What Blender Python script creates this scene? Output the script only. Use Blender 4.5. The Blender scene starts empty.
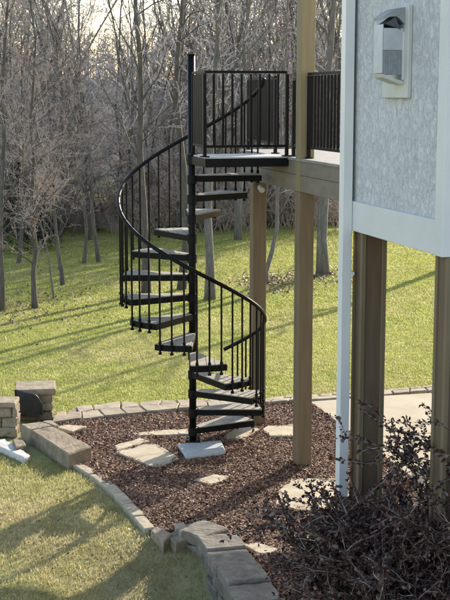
import bpy, bmesh, math, random
import numpy as np
from mathutils import Vector, Matrix, noise as mnoise
R = math.radians
rng = random.Random(7)
scene = bpy.context.scene
COL = scene.collection

# ------------------------------------------------------------------ frames of reference
CAM_H, PITCH, FOC = 3.896, R(9.03), 1280.0
def G(px, py, z=0.0):
    """survey helper: the point at height z seen at photo position (px, py)"""
    dx, du = (px-225)/FOC, -(py-300)/FOC
    d = Vector((dx, math.cos(PITCH)+math.sin(PITCH)*du, -math.sin(PITCH)+math.cos(PITCH)*du))
    t = (z-CAM_H)/d.z
    return Vector((d.x*t, d.y*t, z))
YAW = R(14.2)
P0 = Vector((-0.362, 14.02, 0))
U = Vector((math.cos(YAW), math.sin(YAW), 0)); V = Vector((-math.sin(YAW), math.cos(YAW), 0)); Z = Vector((0,0,1))
def H(u, v, z=0.0): return P0 + U*u + V*v + Z*z

# ------------------------------------------------------------------ object helpers
def tag(o, label=None, cat=None, group=None, kind=None):
    if label: o['label'] = label
    if cat: o['category'] = cat
    if group: o['group'] = group
    if kind: o['kind'] = kind
    return o
def thing(name, loc, label, cat, group=None):
    o = bpy.data.objects.new(name, None); COL.objects.link(o); o.location = loc
    o.empty_display_size = .1
    return tag(o, label, cat, group)
def base_of(o):
    p = Vector((0,0,0))
    while o is not None:
        p += Vector(o.location); o = o.parent
    return p
class MB:
    def __init__(s): s.v = []; s.f = []
    def add(s, vs, fs):
        n = len(s.v); s.v += [tuple(p) for p in vs]; s.f += [tuple(i+n for i in f) for f in fs]
    def box(s, c, a, b, d):
        """centre c, half-axis vectors a, b, d"""
        c, a, b, d = map(Vector, (c, a, b, d))
        vs = [c+a*i+b*j+d*k for k in (-1,1) for j in (-1,1) for i in (-1,1)]
        s.add(vs, [(0,2,3,1),(4,5,7,6),(0,1,5,4),(2,6,7,3),(0,4,6,2),(1,3,7,5)])
    def hbox(s, u0, u1, v0, v1, z0, z1):
        s.box(H((u0+u1)/2, (v0+v1)/2, (z0+z1)/2), U*(u1-u0)/2, V*(v1-v0)/2, Z*(z1-z0)/2)
    def prism(s, poly, z0, z1):
        n = len(poly)
        ar = sum(poly[i][0]*poly[(i+1)%n][1]-poly[(i+1)%n][0]*poly[i][1] for i in range(n))
        if ar < 0: poly = list(reversed(poly))
        vs = [(p[0],p[1],z0) for p in poly] + [(p[0],p[1],z1) for p in poly]
        fs = [tuple(reversed(range(n))), tuple(range(n,2*n))] + [(i,(i+1)%n,n+(i+1)%n,n+i) for i in range(n)]
        s.add(vs, fs)
    def prism_axis(s, poly3, ext):
        """extrude the 3-D polygon along ext"""
        n = len(poly3); ext = Vector(ext)
        vs = [Vector(p) for p in poly3] + [Vector(p)+ext for p in poly3]
        s.add(vs, [tuple(reversed(range(n))), tuple(range(n,2*n))] + [(i,(i+1)%n,n+(i+1)%n,n+i) for i in range(n)])
    def tube(s, pts, rad, n=8, cap=True):
        pts = [Vector(p) for p in pts]; m = len(pts)
        if not hasattr(rad, '__len__'): rad = [rad]*m
        base = len(s.v); ref = None
        for i, p in enumerate(pts):
            t = (pts[min(i+1,m-1)]-pts[max(i-1,0)])
            t.normalize()
            if ref is None:
                ref = t.orthogonal().normalized()
            a = ref - t*ref.dot(t)
            a = a.normalized() if a.length > 1e-5 else t.orthogonal().normalized()
            ref = a; b = t.cross(a); r = rad[i]
            for k in range(n):
                an = 2*math.pi*k/n
                q = p + (a*math.cos(an)+b*math.sin(an))*r
                s.v.append((q.x,q.y,q.z))
        for i in range(m-1):
            o = base+i*n
            for k in range(n):
                k2 = (k+1)%n
                s.f.append((o+k,o+k2,o+n+k2,o+n+k))
        if cap:
            s.f.append(tuple(base+k for k in reversed(range(n))))
            s.f.append(tuple(base+(m-1)*n+k for k in range(n)))
    def build(s, name, mat, parent=None, origin=None, bevel=0.0, rough=0.0, smooth=False, seg=1, kind=None, label=None, cat=None, group=None):
        if origin is None: origin = base_of(parent) if parent else Vector((0,0,0))
        origin = Vector(origin)
        me = bpy.data.meshes.new(name)
        a = np.array(s.v, dtype=np.float64) - np.array(origin)
        me.from_pydata(a.tolist(), [], s.f)
        if bevel > 0:
            bm = bmesh.new(); bm.from_mesh(me)
            es = [e for e in bm.edges if len(e.link_faces)==2 and e.calc_face_angle(0) > 0.5]
            bmesh.ops.bevel(bm, geom=es, offset=bevel, segments=seg, affect='EDGES', clamp_overlap=True)
            bm.to_mesh(me); bm.free()
        if rough:
            bm = bmesh.new(); bm.from_mesh(me)
            for _ in range(4):
                es = [e for e in bm.edges if e.calc_length() > .055]
                if not es: break
                bmesh.ops.subdivide_edges(bm, edges=es, cuts=1, use_grid_fill=True)
            bmesh.ops.triangulate(bm, faces=[f for f in bm.faces if len(f.verts) > 4])
            bm.normal_update()
            ofs = [(v, v.normal*(mnoise.noise((v.co+origin)*9)*rough + mnoise.noise((v.co+origin)*31)*rough*.6)) for v in bm.verts]
            for v, d_ in ofs: v.co += d_
            bm.to_mesh(me); bm.free()
        if smooth:
            me.polygons.foreach_set('use_smooth', [True]*len(me.polygons))
        me.materials.append(mat)
        o = bpy.data.objects.new(name, me); COL.objects.link(o)
        if parent:
            o.parent = parent; o.location = origin - base_of(parent)
        else:
            o.location = origin
        return tag(o, label, cat, group, kind)
def np_mesh(name, verts, k, mat, kind=None, parent=None, label=None, cat=None):
    """verts (n*k,3): n separate k-gons"""
    n = len(verts)//k
    me = bpy.data.meshes.new(name)
    me.vertices.add(n*k); me.vertices.foreach_set('co', np.asarray(verts, dtype=np.float32).ravel())
    me.loops.add(n*k); me.loops.foreach_set('vertex_index', np.arange(n*k, dtype=np.int32))
    me.polygons.add(n); me.polygons.foreach_set('loop_start', np.arange(0, n*k, k, dtype=np.int32))
    me.update(calc_edges=True); me.validate()
    me.materials.append(mat)
    o = bpy.data.objects.new(name, me); COL.objects.link(o)
    if parent: o.parent = parent
    return tag(o, label, cat, None, kind)
def inside(poly, x, y):
    r = np.zeros(len(x), bool); n = len(poly)
    for i in range(n):
        x1, y1 = poly[i][0], poly[i][1]; x2, y2 = poly[(i+1)%n][0], poly[(i+1)%n][1]
        c = ((y1 > y) != (y2 > y)) & (x < (x2-x1)*(y-y1)/((y2-y1) if y2 != y1 else 1e-9)+x1)
        r ^= c
    return r

# ------------------------------------------------------------------ materials
def new_mat(name):
    m = bpy.data.materials.new(name); m.use_nodes = True
    nt = m.node_tree; b = nt.nodes['Principled BSDF']
    return m, nt, b
def noise(nt, scale, detail=4, rough=.6, coord='Object', vec=None, stretch=None):
    n = nt.nodes.new('ShaderNodeTexNoise'); n.inputs['Scale'].default_value = scale
    n.inputs['Detail'].default_value = detail; n.inputs['Roughness'].default_value = rough
    if vec is None:
        tc = nt.nodes.new('ShaderNodeTexCoord'); vec = tc.outputs[coord]
    if stretch:
        mp = nt.nodes.new('ShaderNodeMapping'); mp.inputs['Scale'].default_value = stretch
        nt.links.new(vec, mp.inputs['Vector']); vec = mp.outputs[0]
    nt.links.new(vec, n.inputs['Vector'])
    return n
def ramp(nt, src, stops):
    r = nt.nodes.new('ShaderNodeValToRGB'); e = r.color_ramp.elements
    while len(e) < len(stops): e.new(.5)
    for i, (p, c) in enumerate(stops):
        e[i].position = p; e[i].color = (*c, 1)
    nt.links.new(src, r.inputs[0])
    return r
def mixc(nt, fac, a, b, mode='MIX'):
    m = nt.nodes.new('ShaderNodeMix'); m.data_type = 'RGBA'; m.blend_type = mode
    for i, s in ((0, fac), (6, a), (7, b)):
        if isinstance(s, (int, float)): m.inputs[i].default_value = s
        elif isinstance(s, tuple): m.inputs[i].default_value = (*s, 1)
        else: nt.links.new(s, m.inputs[i])
    return m.outputs[2]
def bump(nt, b, src, strength=.4, dist=.01):
    bp = nt.nodes.new('ShaderNodeBump'); bp.inputs['Strength'].default_value = strength; bp.inputs['Distance'].default_value = dist
    nt.links.new(src, bp.inputs['Height']); nt.links.new(bp.outputs[0], b.inputs['Normal'])
def basic(name, stops, scale=8, rough=.7, bmp=.3, bscale=None, bdist=.005, detail=5, metal=0, stretch=None, island=0.0, spec=.3):
    m, nt, b = new_mat(name)
    n = noise(nt, scale, detail, stretch=stretch)
    c = ramp(nt, n.outputs['Fac'], stops).outputs[0]
    if island:
        g = nt.nodes.new('ShaderNodeNewGeometry')
        k = ramp(nt, g.outputs['Random Per Island'], [(0, (1-island,)*3), (1, (1+island,)*3)]).outputs[0]
        c = mixc(nt, 1.0, c, k, 'MULTIPLY')
    nt.links.new(c, b.inputs['Base Color'])
    b.inputs['Roughness'].default_value = rough; b.inputs['Metallic'].default_value = metal
    b.inputs['Specular IOR Level'].default_value = spec
    if bmp:
        n2 = noise(nt, bscale or scale*6, 6, .65, stretch=stretch); bump(nt, b, n2.outputs['Fac'], bmp, bdist)
    return m
def g3(a, b=None, c=None): return (a, a if b is None else b, a if c is None else c)

M = {}
M['black'] = basic('black_painted_steel', [(.3, (.0045,.0043,.0043)), (.75, (.010,.0095,.0095))], 6, .45, .12, 60, .002, spec=.13)
M['tread'] = basic('weathered_tread_boards', [(.25, (.21,.187,.15)), (.55, (.335,.305,.25)), (.8, (.44,.41,.35))], 9, .75, .35, 40, .004, stretch=(1,1,1), island=.12)
M['landing'] = basic('frosty_deck_boards', [(.3, (.36,.355,.34)), (.7, (.54,.54,.53))], 7, .7, .3, 40, .004)
M['deckfl'] = basic('grey_composite_decking', [(.3, (.20,.185,.165)), (.7, (.30,.28,.25))], 7, .75, .3, 40, .004)
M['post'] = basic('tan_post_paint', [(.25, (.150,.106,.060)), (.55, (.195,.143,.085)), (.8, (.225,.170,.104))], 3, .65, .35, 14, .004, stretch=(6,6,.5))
M['postlit'] = basic('tan_post_paint_lit', [(.25, (.20,.155,.082)), (.7, (.27,.212,.118))], 3, .65, .35, 14, .004, stretch=(6,6,.5))  # lighter copy of the post paint, with the glow on the upper post coloured in
M['rim'] = basic('taupe_rim_board', [(.25, (.165,.136,.102)), (.55, (.205,.172,.132)), (.8, (.235,.200,.156))], 3, .65, .3, 14, .004, stretch=(1.5,1.5,4))
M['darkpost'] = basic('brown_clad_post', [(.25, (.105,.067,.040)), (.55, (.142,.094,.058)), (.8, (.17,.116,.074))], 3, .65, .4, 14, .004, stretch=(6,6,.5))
M['white'] = basic('white_trim_paint', [(.3, (.61,.59,.575)), (.7, (.675,.655,.64))], 3, .5, .1, 30, .002)
M['spout'] = basic('white_aluminium_downspout', [(.3, (.68,.66,.645)), (.7, (.76,.74,.725))], 2.5, .4, .1, 30, .002, spec=.5, stretch=(3,3,.5))
M['galv'] = basic('galvanised_vent_metal', [(.3, (.42,.43,.455)), (.7, (.56,.575,.60))], 8, .5, .2, 30, .002, metal=.3)
M['galvdk'] = basic('weathered_vent_cowl', [(.3, (.24,.25,.26)), (.7, (.36,.37,.385))], 8, .5, .2, 30, .002, metal=.3)
M['ventdark'] = basic('vent_gap_shade', [(.3, (.05,.055,.065)), (.7, (.09,.095,.11))], 8, .6, .1)
M['screen'] = basic('vent_screen', [(.3, (.22,.23,.24)), (.7, (.30,.31,.32))], 30, .6, .3, 200, .002)
M['tan'] = basic('beige_mounting_block', [(.3, (.50,.49,.45)), (.7, (.58,.57,.53))], 5, .6, .15)
M['brown'] = basic('siding_wall', [(.3, (.40,.41,.42)), (.7, (.5,.51,.52))], 5, .6, .15)
M['patio'] = basic('patio_concrete', [(.2, (.32,.262,.178)), (.5, (.40,.335,.232)), (.8, (.455,.39,.285))], 2.4, .85, .3, 90, .003)
M['pad'] = basic('grey_concrete_pad', [(.3, (.38,.385,.38)), (.7, (.52,.525,.51))], 9, .85, .4, 80, .005)
M['flag'] = basic('tan_flagstone', [(.2, (.19,.150,.102)), (.5, (.315,.253,.176)), (.8, (.43,.36,.268))], 4.5, .85, .5, 26, .01, island=.18)
M['step'] = basic('buff_stepping_stone', [(.2, (.33,.262,.175)), (.5, (.46,.378,.262)), (.8, (.56,.48,.355))], 5, .85, .5, 22, .012, island=.1)
M['block'] = basic('tumbled_wall_block', [(.2, (.105,.088,.066)), (.5, (.20,.172,.134)), (.8, (.30,.265,.215))], 11, .9, .9, 38, .014, island=.18)
M['brownblock'] = basic('brown_stone_block', [(.2, (.15,.115,.075)), (.5, (.28,.22,.15)), (.8, (.40,.33,.24))], 9, .9, .9, 30, .014, island=.15)
M['edge'] = basic('edging_paver', [(.2, (.21,.170,.118)), (.5, (.335,.278,.195)), (.8, (.45,.385,.29))], 9, .9, .6, 40, .008, island=.2)
M['palebl'] = basic('pale_stone_block', [(.2, (.42,.40,.36)), (.8, (.62,.60,.56))], 9, .9, .5, 40, .008)
M['chair'] = basic('dark_chair_fabric', [(.3, (.028,.026,.025)), (.7, (.05,.046,.044))], 9, .8, .3, 120, .003)
M['chairf'] = basic('dark_chair_frame', [(.3, (.03,.03,.03)), (.7, (.06,.06,.06))], 9, .4, .1)
M['bark'] = basic('grey_brown_bark', [(.2, (.10,.086,.072)), (.5, (.20,.175,.152)), (.8, (.31,.28,.248))], 6, .9, 1.0, 22, .03, stretch=(3,3,.7))
M['barkdk'] = basic('dark_brown_bark', [(.2, (.068,.055,.045)), (.5, (.140,.118,.099)), (.8, (.23,.20,.17))], 6, .9, 1.0, 22, .03, stretch=(3,3,.7))
M['twig'] = basic('grey_twigs', [(.25, (.34,.300,.282)), (.5, (.49,.442,.42)), (.8, (.65,.605,.58))], 1.3, .8, 0, spec=.35, island=.25)  # twigs lightened so their colour stands in for haze over the wood
M['twigpale'] = basic('pale_pinkish_twigs', [(.25, (.24,.178,.155)), (.5, (.37,.29,.262)), (.8, (.53,.44,.405))], 1.3, .8, 0, spec=.35, island=.25)
M['twigbr'] = basic('brown_bramble_twigs', [(.25, (.30,.220,.172)), (.5, (.45,.345,.28)), (.8, (.60,.49,.41))], 1.3, .8, 0, spec=.3, island=.25)
M['shrubstem'] = basic('shrub_stems', [(.25, (.13,.11,.09)), (.5, (.24,.21,.18)), (.8, (.38,.35,.31))], 6, .8, 0, island=.25)

def leaf_mat(name, stops, trans=.35, rough=.6):
    m, nt, b = new_mat(name)
    g = nt.nodes.new('ShaderNodeNewGeometry')
    c = ramp(nt, g.outputs['Random Per Island'], stops).outputs[0]
    nt.links.new(c, b.inputs['Base Color']); b.inputs['Roughness'].default_value = rough
    b.inputs['Specular IOR Level'].default_value = .3
    if trans:
        t = nt.nodes.new('ShaderNodeBsdfTranslucent'); nt.links.new(c, t.inputs['Color'])
        mx = nt.nodes.new('ShaderNodeMixShader'); mx.inputs[0].default_value = trans
        nt.links.new(b.outputs[0], mx.inputs[1]); nt.links.new(t.outputs[0], mx.inputs[2])
        nt.links.new(mx.outputs[0], nt.nodes['Material Output'].inputs['Surface'])
    return m
M['shrubleaf'] = leaf_mat('purple_brown_leaves', [(0, (.030,.013,.011)), (.5, (.078,.034,.028)), (.85, (.15,.075,.060)), (1, (.30,.21,.17))], .15)
M['seed'] = leaf_mat('tan_seed_heads', [(0, (.22,.14,.09)), (.5, (.36,.26,.18)), (1, (.55,.44,.34))], .4)
M['litter'] = leaf_mat('fallen_leaves', [(0, (.11,.07,.042)), (.5, (.21,.14,.088)), (1, (.36,.27,.18))], .1)
M['chips'] = leaf_mat('bark_mulch_chips', [(0, (.058,.024,.013)), (.3, (.155,.071,.039)), (.65, (.290,.152,.090)), (.90, (.41,.245,.155)), (1, (.54,.385,.27))], 0, .75)

def lawn_colour(nt, vec):
    n1 = noise(nt, .35, 5, .65, vec=vec); n2 = noise(nt, 2.4, 7, .78, vec=vec)
    green = ramp(nt, n2.outputs['Fac'], [(.3, (.280,.312,.078)), (.5, (.390,.402,.125)), (.72, (.510,.485,.22))]).outputs[0]
    straw = ramp(nt, n2.outputs['Fac'], [(.3, (.37,.315,.145)), (.7, (.60,.53,.31))]).outputs[0]
    f = ramp(nt, n1.outputs['Fac'], [(.47, (0,0,0)), (.66, (1,1,1))]).outputs[0]
    # front lawn is drier than the back lawn
    sep = nt.nodes.new('ShaderNodeSeparateXYZ'); nt.links.new(vec, sep.inputs[0])
    mr = nt.nodes.new('ShaderNodeMapRange'); nt.links.new(sep.outputs['Y'], mr.inputs['Value'])
    mr.inputs['From Min'].default_value = 15.5; mr.inputs['From Max'].default_value = 12.2
    mr.inputs['To Min'].default_value = 0; mr.inputs['To Max'].default_value = .68
    add = nt.nodes.new('ShaderNodeMath'); add.operation = 'ADD'; add.use_clamp = True
    sc = nt.nodes.new('ShaderNodeMath'); sc.operation = 'MULTIPLY'; nt.links.new(f, sc.inputs[0]); sc.inputs[1].default_value = .55
    nt.links.new(sc.outputs[0], add.inputs[0]); nt.links.new(mr.outputs[0], add.inputs[1])
    return mixc(nt, add.outputs[0], green, straw), sep
m, nt, b = new_mat('lawn_ground')
geo = nt.nodes.new('ShaderNodeNewGeometry')
c, sep = lawn_colour(nt, geo.outputs['Position'])
nf = noise(nt, .6, 6, .7, vec=geo.outputs['Position'])
mr = nt.nodes.new('ShaderNodeMath'); mr.operation = 'MULTIPLY_ADD'; nt.links.new(nf.outputs['Fac'], mr.inputs[0]); mr.inputs[1].default_value = 9; nt.links.new(sep.outputs['Y'], mr.inputs[2])
fr = nt.nodes.new('ShaderNodeMapRange'); nt.links.new(mr.outputs[0], fr.inputs['Value'])
fr.inputs['From Min'].default_value = 41.5; fr.inputs['From Max'].default_value = 44
fr2 = nt.nodes.new('ShaderNodeMapRange'); nt.links.new(mr.outputs[0], fr2.inputs['Value'])
fr2.inputs['From Min'].default_value = 51; fr2.inputs['From Max'].default_value = 52.5; fr2.inputs['To Min'].default_value = 1; fr2.inputs['To Max'].default_value = 0
fr3 = nt.nodes.new('ShaderNodeMapRange'); nt.links.new(mr.outputs[0], fr3.inputs['Value'])
fr3.inputs['From Min'].default_value = 62; fr3.inputs['From Max'].default_value = 66
mu = nt.nodes.new('ShaderNodeMath'); mu.operation = 'MULTIPLY'; nt.links.new(fr.outputs[0], mu.inputs[0]); nt.links.new(fr2.outputs[0], mu.inputs[1])
ma = nt.nodes.new('ShaderNodeMath'); ma.operation = 'ADD'; ma.use_clamp = True; nt.links.new(mu.outputs[0], ma.inputs[0]); nt.links.new(fr3.outputs[0], ma.inputs[1])
nl = noise(nt, 14, 4, .7, vec=geo.outputs['Position'])
lit = ramp(nt, nl.outputs['Fac'], [(.3, (.13,.095,.066)), (.55, (.24,.18,.128)), (.75, (.38,.30,.22))]).outputs[0]
dark = mixc(nt, 1.0, c, (.80,.80,.78), 'MULTIPLY')
nt.links.new(mixc(nt, ma.outputs[0], dark, lit), b.inputs['Base Color'])
b.inputs['Roughness'].default_value = .95; b.inputs['Specular IOR Level'].default_value = .1
n2 = noise(nt, 45, 5, .7, vec=geo.outputs['Position']); bump(nt, b, n2.outputs['Fac'], .9, .03)
M['lawn'] = m
m, nt, b = new_mat('grass_blades')
geo = nt.nodes.new('ShaderNodeNewGeometry')
c, _ = lawn_colour(nt, geo.outputs['Position'])
nk = noise(nt, 9, 4, .7, vec=geo.outputs['Position'])
kk = ramp(nt, nk.outputs['Fac'], [(.3, (.68,.70,.66)), (.5, (1,1,1)), (.7, (1.25,1.18,1.15))]).outputs[0]
c = mixc(nt, 1.0, c, kk, 'MULTIPLY')
k = ramp(nt, geo.outputs['Random Per Island'], [(0, (.72,.74,.68)), (.6, (1,1,1)), (1, (1.3,1.25,1.2))]).outputs[0]
c = mixc(nt, 1.0, c, k, 'MULTIPLY')
nt.links.new(c, b.inputs['Base Color']); b.inputs['Roughness'].default_value = .6; b.inputs['Specular IOR Level'].default_value = .25
t = nt.nodes.new('ShaderNodeBsdfTranslucent'); nt.links.new(c, t.inputs['Color'])
mx = nt.nodes.new('ShaderNodeMixShader'); mx.inputs[0].default_value = .6
nt.links.new(b.outputs[0], mx.inputs[1]); nt.links.new(t.outputs[0], mx.inputs[2]); nt.links.new(mx.outputs[0], nt.nodes['Material Output'].inputs['Surface'])
M['blade'] = m
m, nt, b = new_mat('mulch_soil')
n1 = noise(nt, 28, 6, .75); n2 = noise(nt, 1.2, 3)
c = ramp(nt, n1.outputs['Fac'], [(.35, (.030,.015,.010)), (.55, (.078,.042,.028)), (.75, (.14,.084,.058))]).outputs[0]
nt.links.new(c, b.inputs['Base Color']); b.inputs['Roughness'].default_value = .95
bump(nt, b, n1.outputs['Fac'], 1.0, .03)
M['mulch'] = m
# trowelled stucco
m, nt, b = new_mat('white_trowelled_stucco')
tc = nt.nodes.new('ShaderNodeTexCoord')
nd = noise(nt, 9, 3, .5, vec=tc.outputs['Object'])
ad = nt.nodes.new('ShaderNodeVectorMath'); ad.operation = 'MULTIPLY_ADD'
nt.links.new(nd.outputs['Color'], ad.inputs[0]); ad.inputs[1].default_value = (.16,.16,.16); nt.links.new(tc.outputs['Object'], ad.inputs[2])
n1 = noise(nt, 30, 7, .74, vec=ad.outputs[0], stretch=(1,1,.6)); n3 = noise(nt, 2, 3, vec=tc.outputs['Object'])
pl = ramp(nt, n1.outputs['Fac'], [(.36, (0,0,0)), (.52, (1,1,1)), (.62, (.6,.6,.6)), (.74, (1,1,1))]).outputs[0]
c = mixc(nt, pl, (.745,.73,.73), (.815,.80,.795))
k = ramp(nt, n3.outputs['Fac'], [(.3, g3(.93)), (.7, g3(1.04))]).outputs[0]
nt.links.new(mixc(nt, 1.0, c, k, 'MULTIPLY'), b.inputs['Base Color']); b.inputs['Roughness'].default_value = .85
bump(nt, b, pl, .9, .008)
M['stucco'] = m

# ------------------------------------------------------------------ ground
def ss(t): t = max(0., min(1., t)); return t*t*(3-2*t)
def ss_np(t): t = np.clip(t, 0, 1); return t*t*(3-2*t)
def ground_z(x, y):
    """works on floats and arrays"""
    z = -.50*ss_np((11.25-y)/2.0)*ss_np((x+1.7)/1.4)
    z = z + 6.0*ss_np((y-58)/110.) + .10*np.sin(x*.31+1)*np.sin(y*.23)*ss_np((y-18)/8)
    return z - .012
def axis(lo, hi, flo, fhi, fine, coarse):
    a = list(np.arange(flo, fhi+1e-6, fine)); s = coarse
    x = flo
    while x > lo: x -= s; a.insert(0, x); s *= 1.5
    x = fhi; s = coarse
    while x < hi: x += s; a.append(x); s *= 1.5
    return np.array(a)
xs = axis(-900, 900, -7, 7, .25, 1.0); ys = axis(-120, 1500, 6, 45, .25, 1.0)
xx, yy = np.meshgrid(xs, ys); zz = ground_z(xx, yy)
bed_n = 0
mb = MB(); mb.v = np.stack([xx, yy, zz], -1).reshape(-1,3).tolist(); w = len(xs)
mb.f = [(j*w+i, j*w+i+1, (j+1)*w+i+1, (j+1)*w+i) for j in range(len(ys)-1) for i in range(w-1)]
# the terrain is lowered where the bed is built over it
path_bot = [G(*p) for p in [(52,424),(75,420.5),(100,417.5),(150,412),(192,408.5),(230,405.5),(265,403),(313,400.5)]]
edge_line = [G(*p) for p in [(60,460),(80,468),(100,480),(118,496),(134,514),(150,532)]]
wall_line = [(-.34,11.10),(-.16,11.02),(-.05,10.75),(.03,10.40),(.13,9.98),(.24,9.50),(.37,8.95),(.52,8.35),(.68,7.75),(.86,7.1)]
bed_poly = [tuple(p[:2]) for p in path_bot] + [tuple(H(1.9,1.7)[:2]), tuple(H(1.9,-4.7)[:2]), (5.2,9.6), (5.5,6.5), (1.05,6.6)] + [ (x+.08,y) for x,y in reversed(wall_line)] + [tuple(p[:2]) for p in reversed(edge_line)] + [tuple(G(88,449)[:2]), tuple(G(60,430)[:2])]
vx = np.array(mb.v)
ins = inside([(x,y) for x,y in bed_poly], vx[:,0], vx[:,1])
vx[ins,2] -= .05
mb.v = vx.tolist()
mb.build('lawn', M['lawn'], smooth=True, kind='structure')

# bed of soil under the mulch
mb = MB(); mb.prism(bed_poly, -.6, .004)
mb.build('planting_bed', M['mulch'], kind='structure')
# mulch chips
nr = np.random.default_rng(11)
def scatter(poly, n, xr, yr, excl=()):
    x = nr.uniform(*xr, n); y = nr.uniform(*yr, n)
    k = inside(poly, x, y)
    for e in excl: k &= ~inside(e, x, y)
    return x[k], y[k]

# ------------------------------------------------------------------ stone paths, patio, stepping stones
path_top = [G(*p, .05) for p in [(56,411),(80,404.5),(100,401),(150,399.0),(192,397.5),(230,396.5),(265,395.5),(313,393),(380,388),(440,382.5),(500,377)]]
path_low = [G(*p, .05) for p in [(51,423),(75,419.5),(100,416.5),(150,411),(192,407.5),(230,404.5),(265,402),(313,399.5),(380,394.5),(440,389),(500,384)]]
def lerp_line(line, t):
    L = [0]
    for a, b_ in zip(line, line[1:]): L.append(L[-1]+(b_-a).length)
    d = t*L[-1]
    for i in range(len(line)-1):
        if d <= L[i+1] or i == len(line)-2:
            return line[i].lerp(line[i+1], (d-L[i])/max(1e-6, L[i+1]-L[i]))
mb = MB(); n = 26
ts = [i/n for i in range(n+1)]
js = [[0 if i in (0,n) else rng.uniform(-.011,.011) for i in range(n+1)] for _ in range(2)]
def slab(poly, z0, z1, gap=.013):
    c = sum((Vector((p[0],p[1],0)) for p in poly), Vector())/len(poly)
    q = []
    for p in poly:
        d = Vector((p[0],p[1],0))-c; l = d.length
        q.append(tuple((c+d*max(.2,(l-gap)/l))[:2]))
    mb.prism(q, z0, z1)
fp = random.Random(19)
def row(lo, hi, kmin, kmax, jit, ztop, gap):
    """one row of irregular slabs between the fractions lo and hi of the width"""
    t = 0.0; mids = lambda t_, f: lerp_line(path_low, t_).lerp(lerp_line(path_top, t_), f)
    left = None; wob_ = fp.uniform(-jit, jit)
    while t < 1:
        t2 = min(1, t+fp.uniform(kmin,kmax))
        if 1-t2 < kmin*.5: t2 = 1
        sh = fp.uniform(-.012,.012) if t2 < 1 else 0
        r_ = [mids(t2, lo), mids(min(1,max(0,t2+sh)), hi+fp.uniform(-jit,jit))]
        if left is None: left = [mids(0, lo), mids(0, hi)]
        m1 = (left[1]+r_[1])/2+Vector((0,fp.uniform(-jit,jit)*.35,0))
        slab([left[0], r_[0], r_[1], m1, left[1]], -.05, ztop+fp.uniform(-.008,.008), gap)
        left = r_; t = t2
row(0, .50, .035, .075, .05, .052, .010)
row(.53, .98, .022, .060, .16, .040, .016)
mb.build('flagstone_path', M['flag'], bevel=.008, rough=.007, kind='structure')
path_poly = [tuple(p[:2]) for p in path_low]+[tuple(p[:2]) for p in reversed(path_top)]

mb = MB()
for (u0,u1) in ((1.9,3.6),(3.61,5.6),(5.61,9)):
    for (v0,v1) in ((-4.75,-2.3),(-2.29,-.25),(-.24,1.66)):
        mb.hbox(u0,u1,v0,v1,-.08,.03)
mb.build('patio', M['patio'], bevel=.006, kind='structure')
patio_poly = [tuple(H(u,v)[:2]) for u,v in ((1.9,-4.75),(9,-4.75),(9,1.66),(1.9,1.66))]

def ring(cx, cy, *pts): return [G(*p, .03) for p in pts]
stones = [
 ('large angular buff stepping stone in the mulch left of the pole pad', [(116,452),(142,444.5),(158,444),(181,459),(160,467),(150,466)]),
 ('small grey stepping stone half buried behind the large angular one', [(114,445),(140,438.5),(150,441),(141,444),(116,451)]),
 ('long thin flagstone lying just behind the stair pole', [(131,433.5),(160,430.5),(190,428.5),(189,434),(160,435),(140,435.5)]),
 ('small oval buff stone alone in the middle of the mulch', [(193,480),(214,474.5),(231,476),(224,481),(210,484.5)]),
 ('big rounded tan slab on the mulch beside the downspout', [(276,504),(279,490),(291,479),(330,478),(350,480),(352,500),(340,509.5),(300,511)]),
 ('tan stepping stone under the lowest tread', [(222,437),(236,428),(256,425.5),(259,429),(243,440),(228,440.5)]),
 ('tan stepping stone between the lowest tread and the tall front deck post', [(262,429),(268,426),(291,424.5),(300,427),(300,436),(270,436)]),
 ('small pale stone in the mulch next to the retaining wall caps', [(243,545),(256,542.5),(280,549),(268,553.5),(258,553)]),
]
stone_polys = []
for lab, pts in stones:
    ps = [G(x, y, .03) for x, y in pts]
    c = sum(ps, Vector())/len(ps)
    # roughen the outline
    poly = []
    for i, p in enumerate(ps):
        q = ps[(i+1)%len(ps)]
        for t in (0, .33, .66):
            r_ = p.lerp(q, t); d = (r_-c)
            poly.append(tuple((c+d*(1+rng.uniform(-.02,.03)))[:2]))
    mb = MB(); mb.prism(poly, -.03, .034)
    mb.build('stepping_stone', M['step'], origin=(c.x,c.y,0), bevel=.009, rough=.007, label=lab, cat='stepping stone')
    stone_polys.append(poly)
pad_px = [(177.5,443.5),(186,457),(225.5,450),(221,440)]
padp = [tuple(G(x,y,.06)[:2]) for x,y in pad_px]
pc = sum((Vector((*p,0)) for p in padp), Vector())/4
mb = MB(); mb.prism(padp, -.05, .06)
mb.build('concrete_pad', M['pad'], origin=(pc.x,pc.y,0), bevel=.012, label='pale grey concrete footing block under the spiral stair pole', cat='footing')

N = 480000
def shrink(poly, k):
    cx_ = sum(p[0] for p in poly)/len(poly); cy_ = sum(p[1] for p in poly)/len(poly)
    return [(cx_+(p[0]-cx_)*(k+.07*math.sin(i*2.3)), cy_+(p[1]-cy_)*(k+.07*math.sin(i*1.7+1))) for i, p in enumerate(poly)]
x, y = scatter(bed_poly, N, (-2.6,2.6), (8.6,16.2), [shrink(q, .95) for q in stone_polys]+[padp, path_poly, patio_poly])
lift = np.zeros(len(x))
for q in stone_polys: lift[inside(q, x, y)] = .026
keep = (lift == 0) | (nr.random(len(x)) < .55)
x, y, lift = x[keep], y[keep], lift[keep]
n = len(x)
L = nr.uniform(.006,.018,n)*(1+.35*(nr.random(n) < .08)); W = L*nr.uniform(.25,.6,n); an = nr.uniform(0,6.28,n)
ti = nr.normal(0,.38,n); ti2 = nr.normal(0,.38,n)
zc = lift + .010 + nr.random(n)*.022 + .014*np.sin(x*5+1.3)*np.sin(y*4.1)
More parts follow.
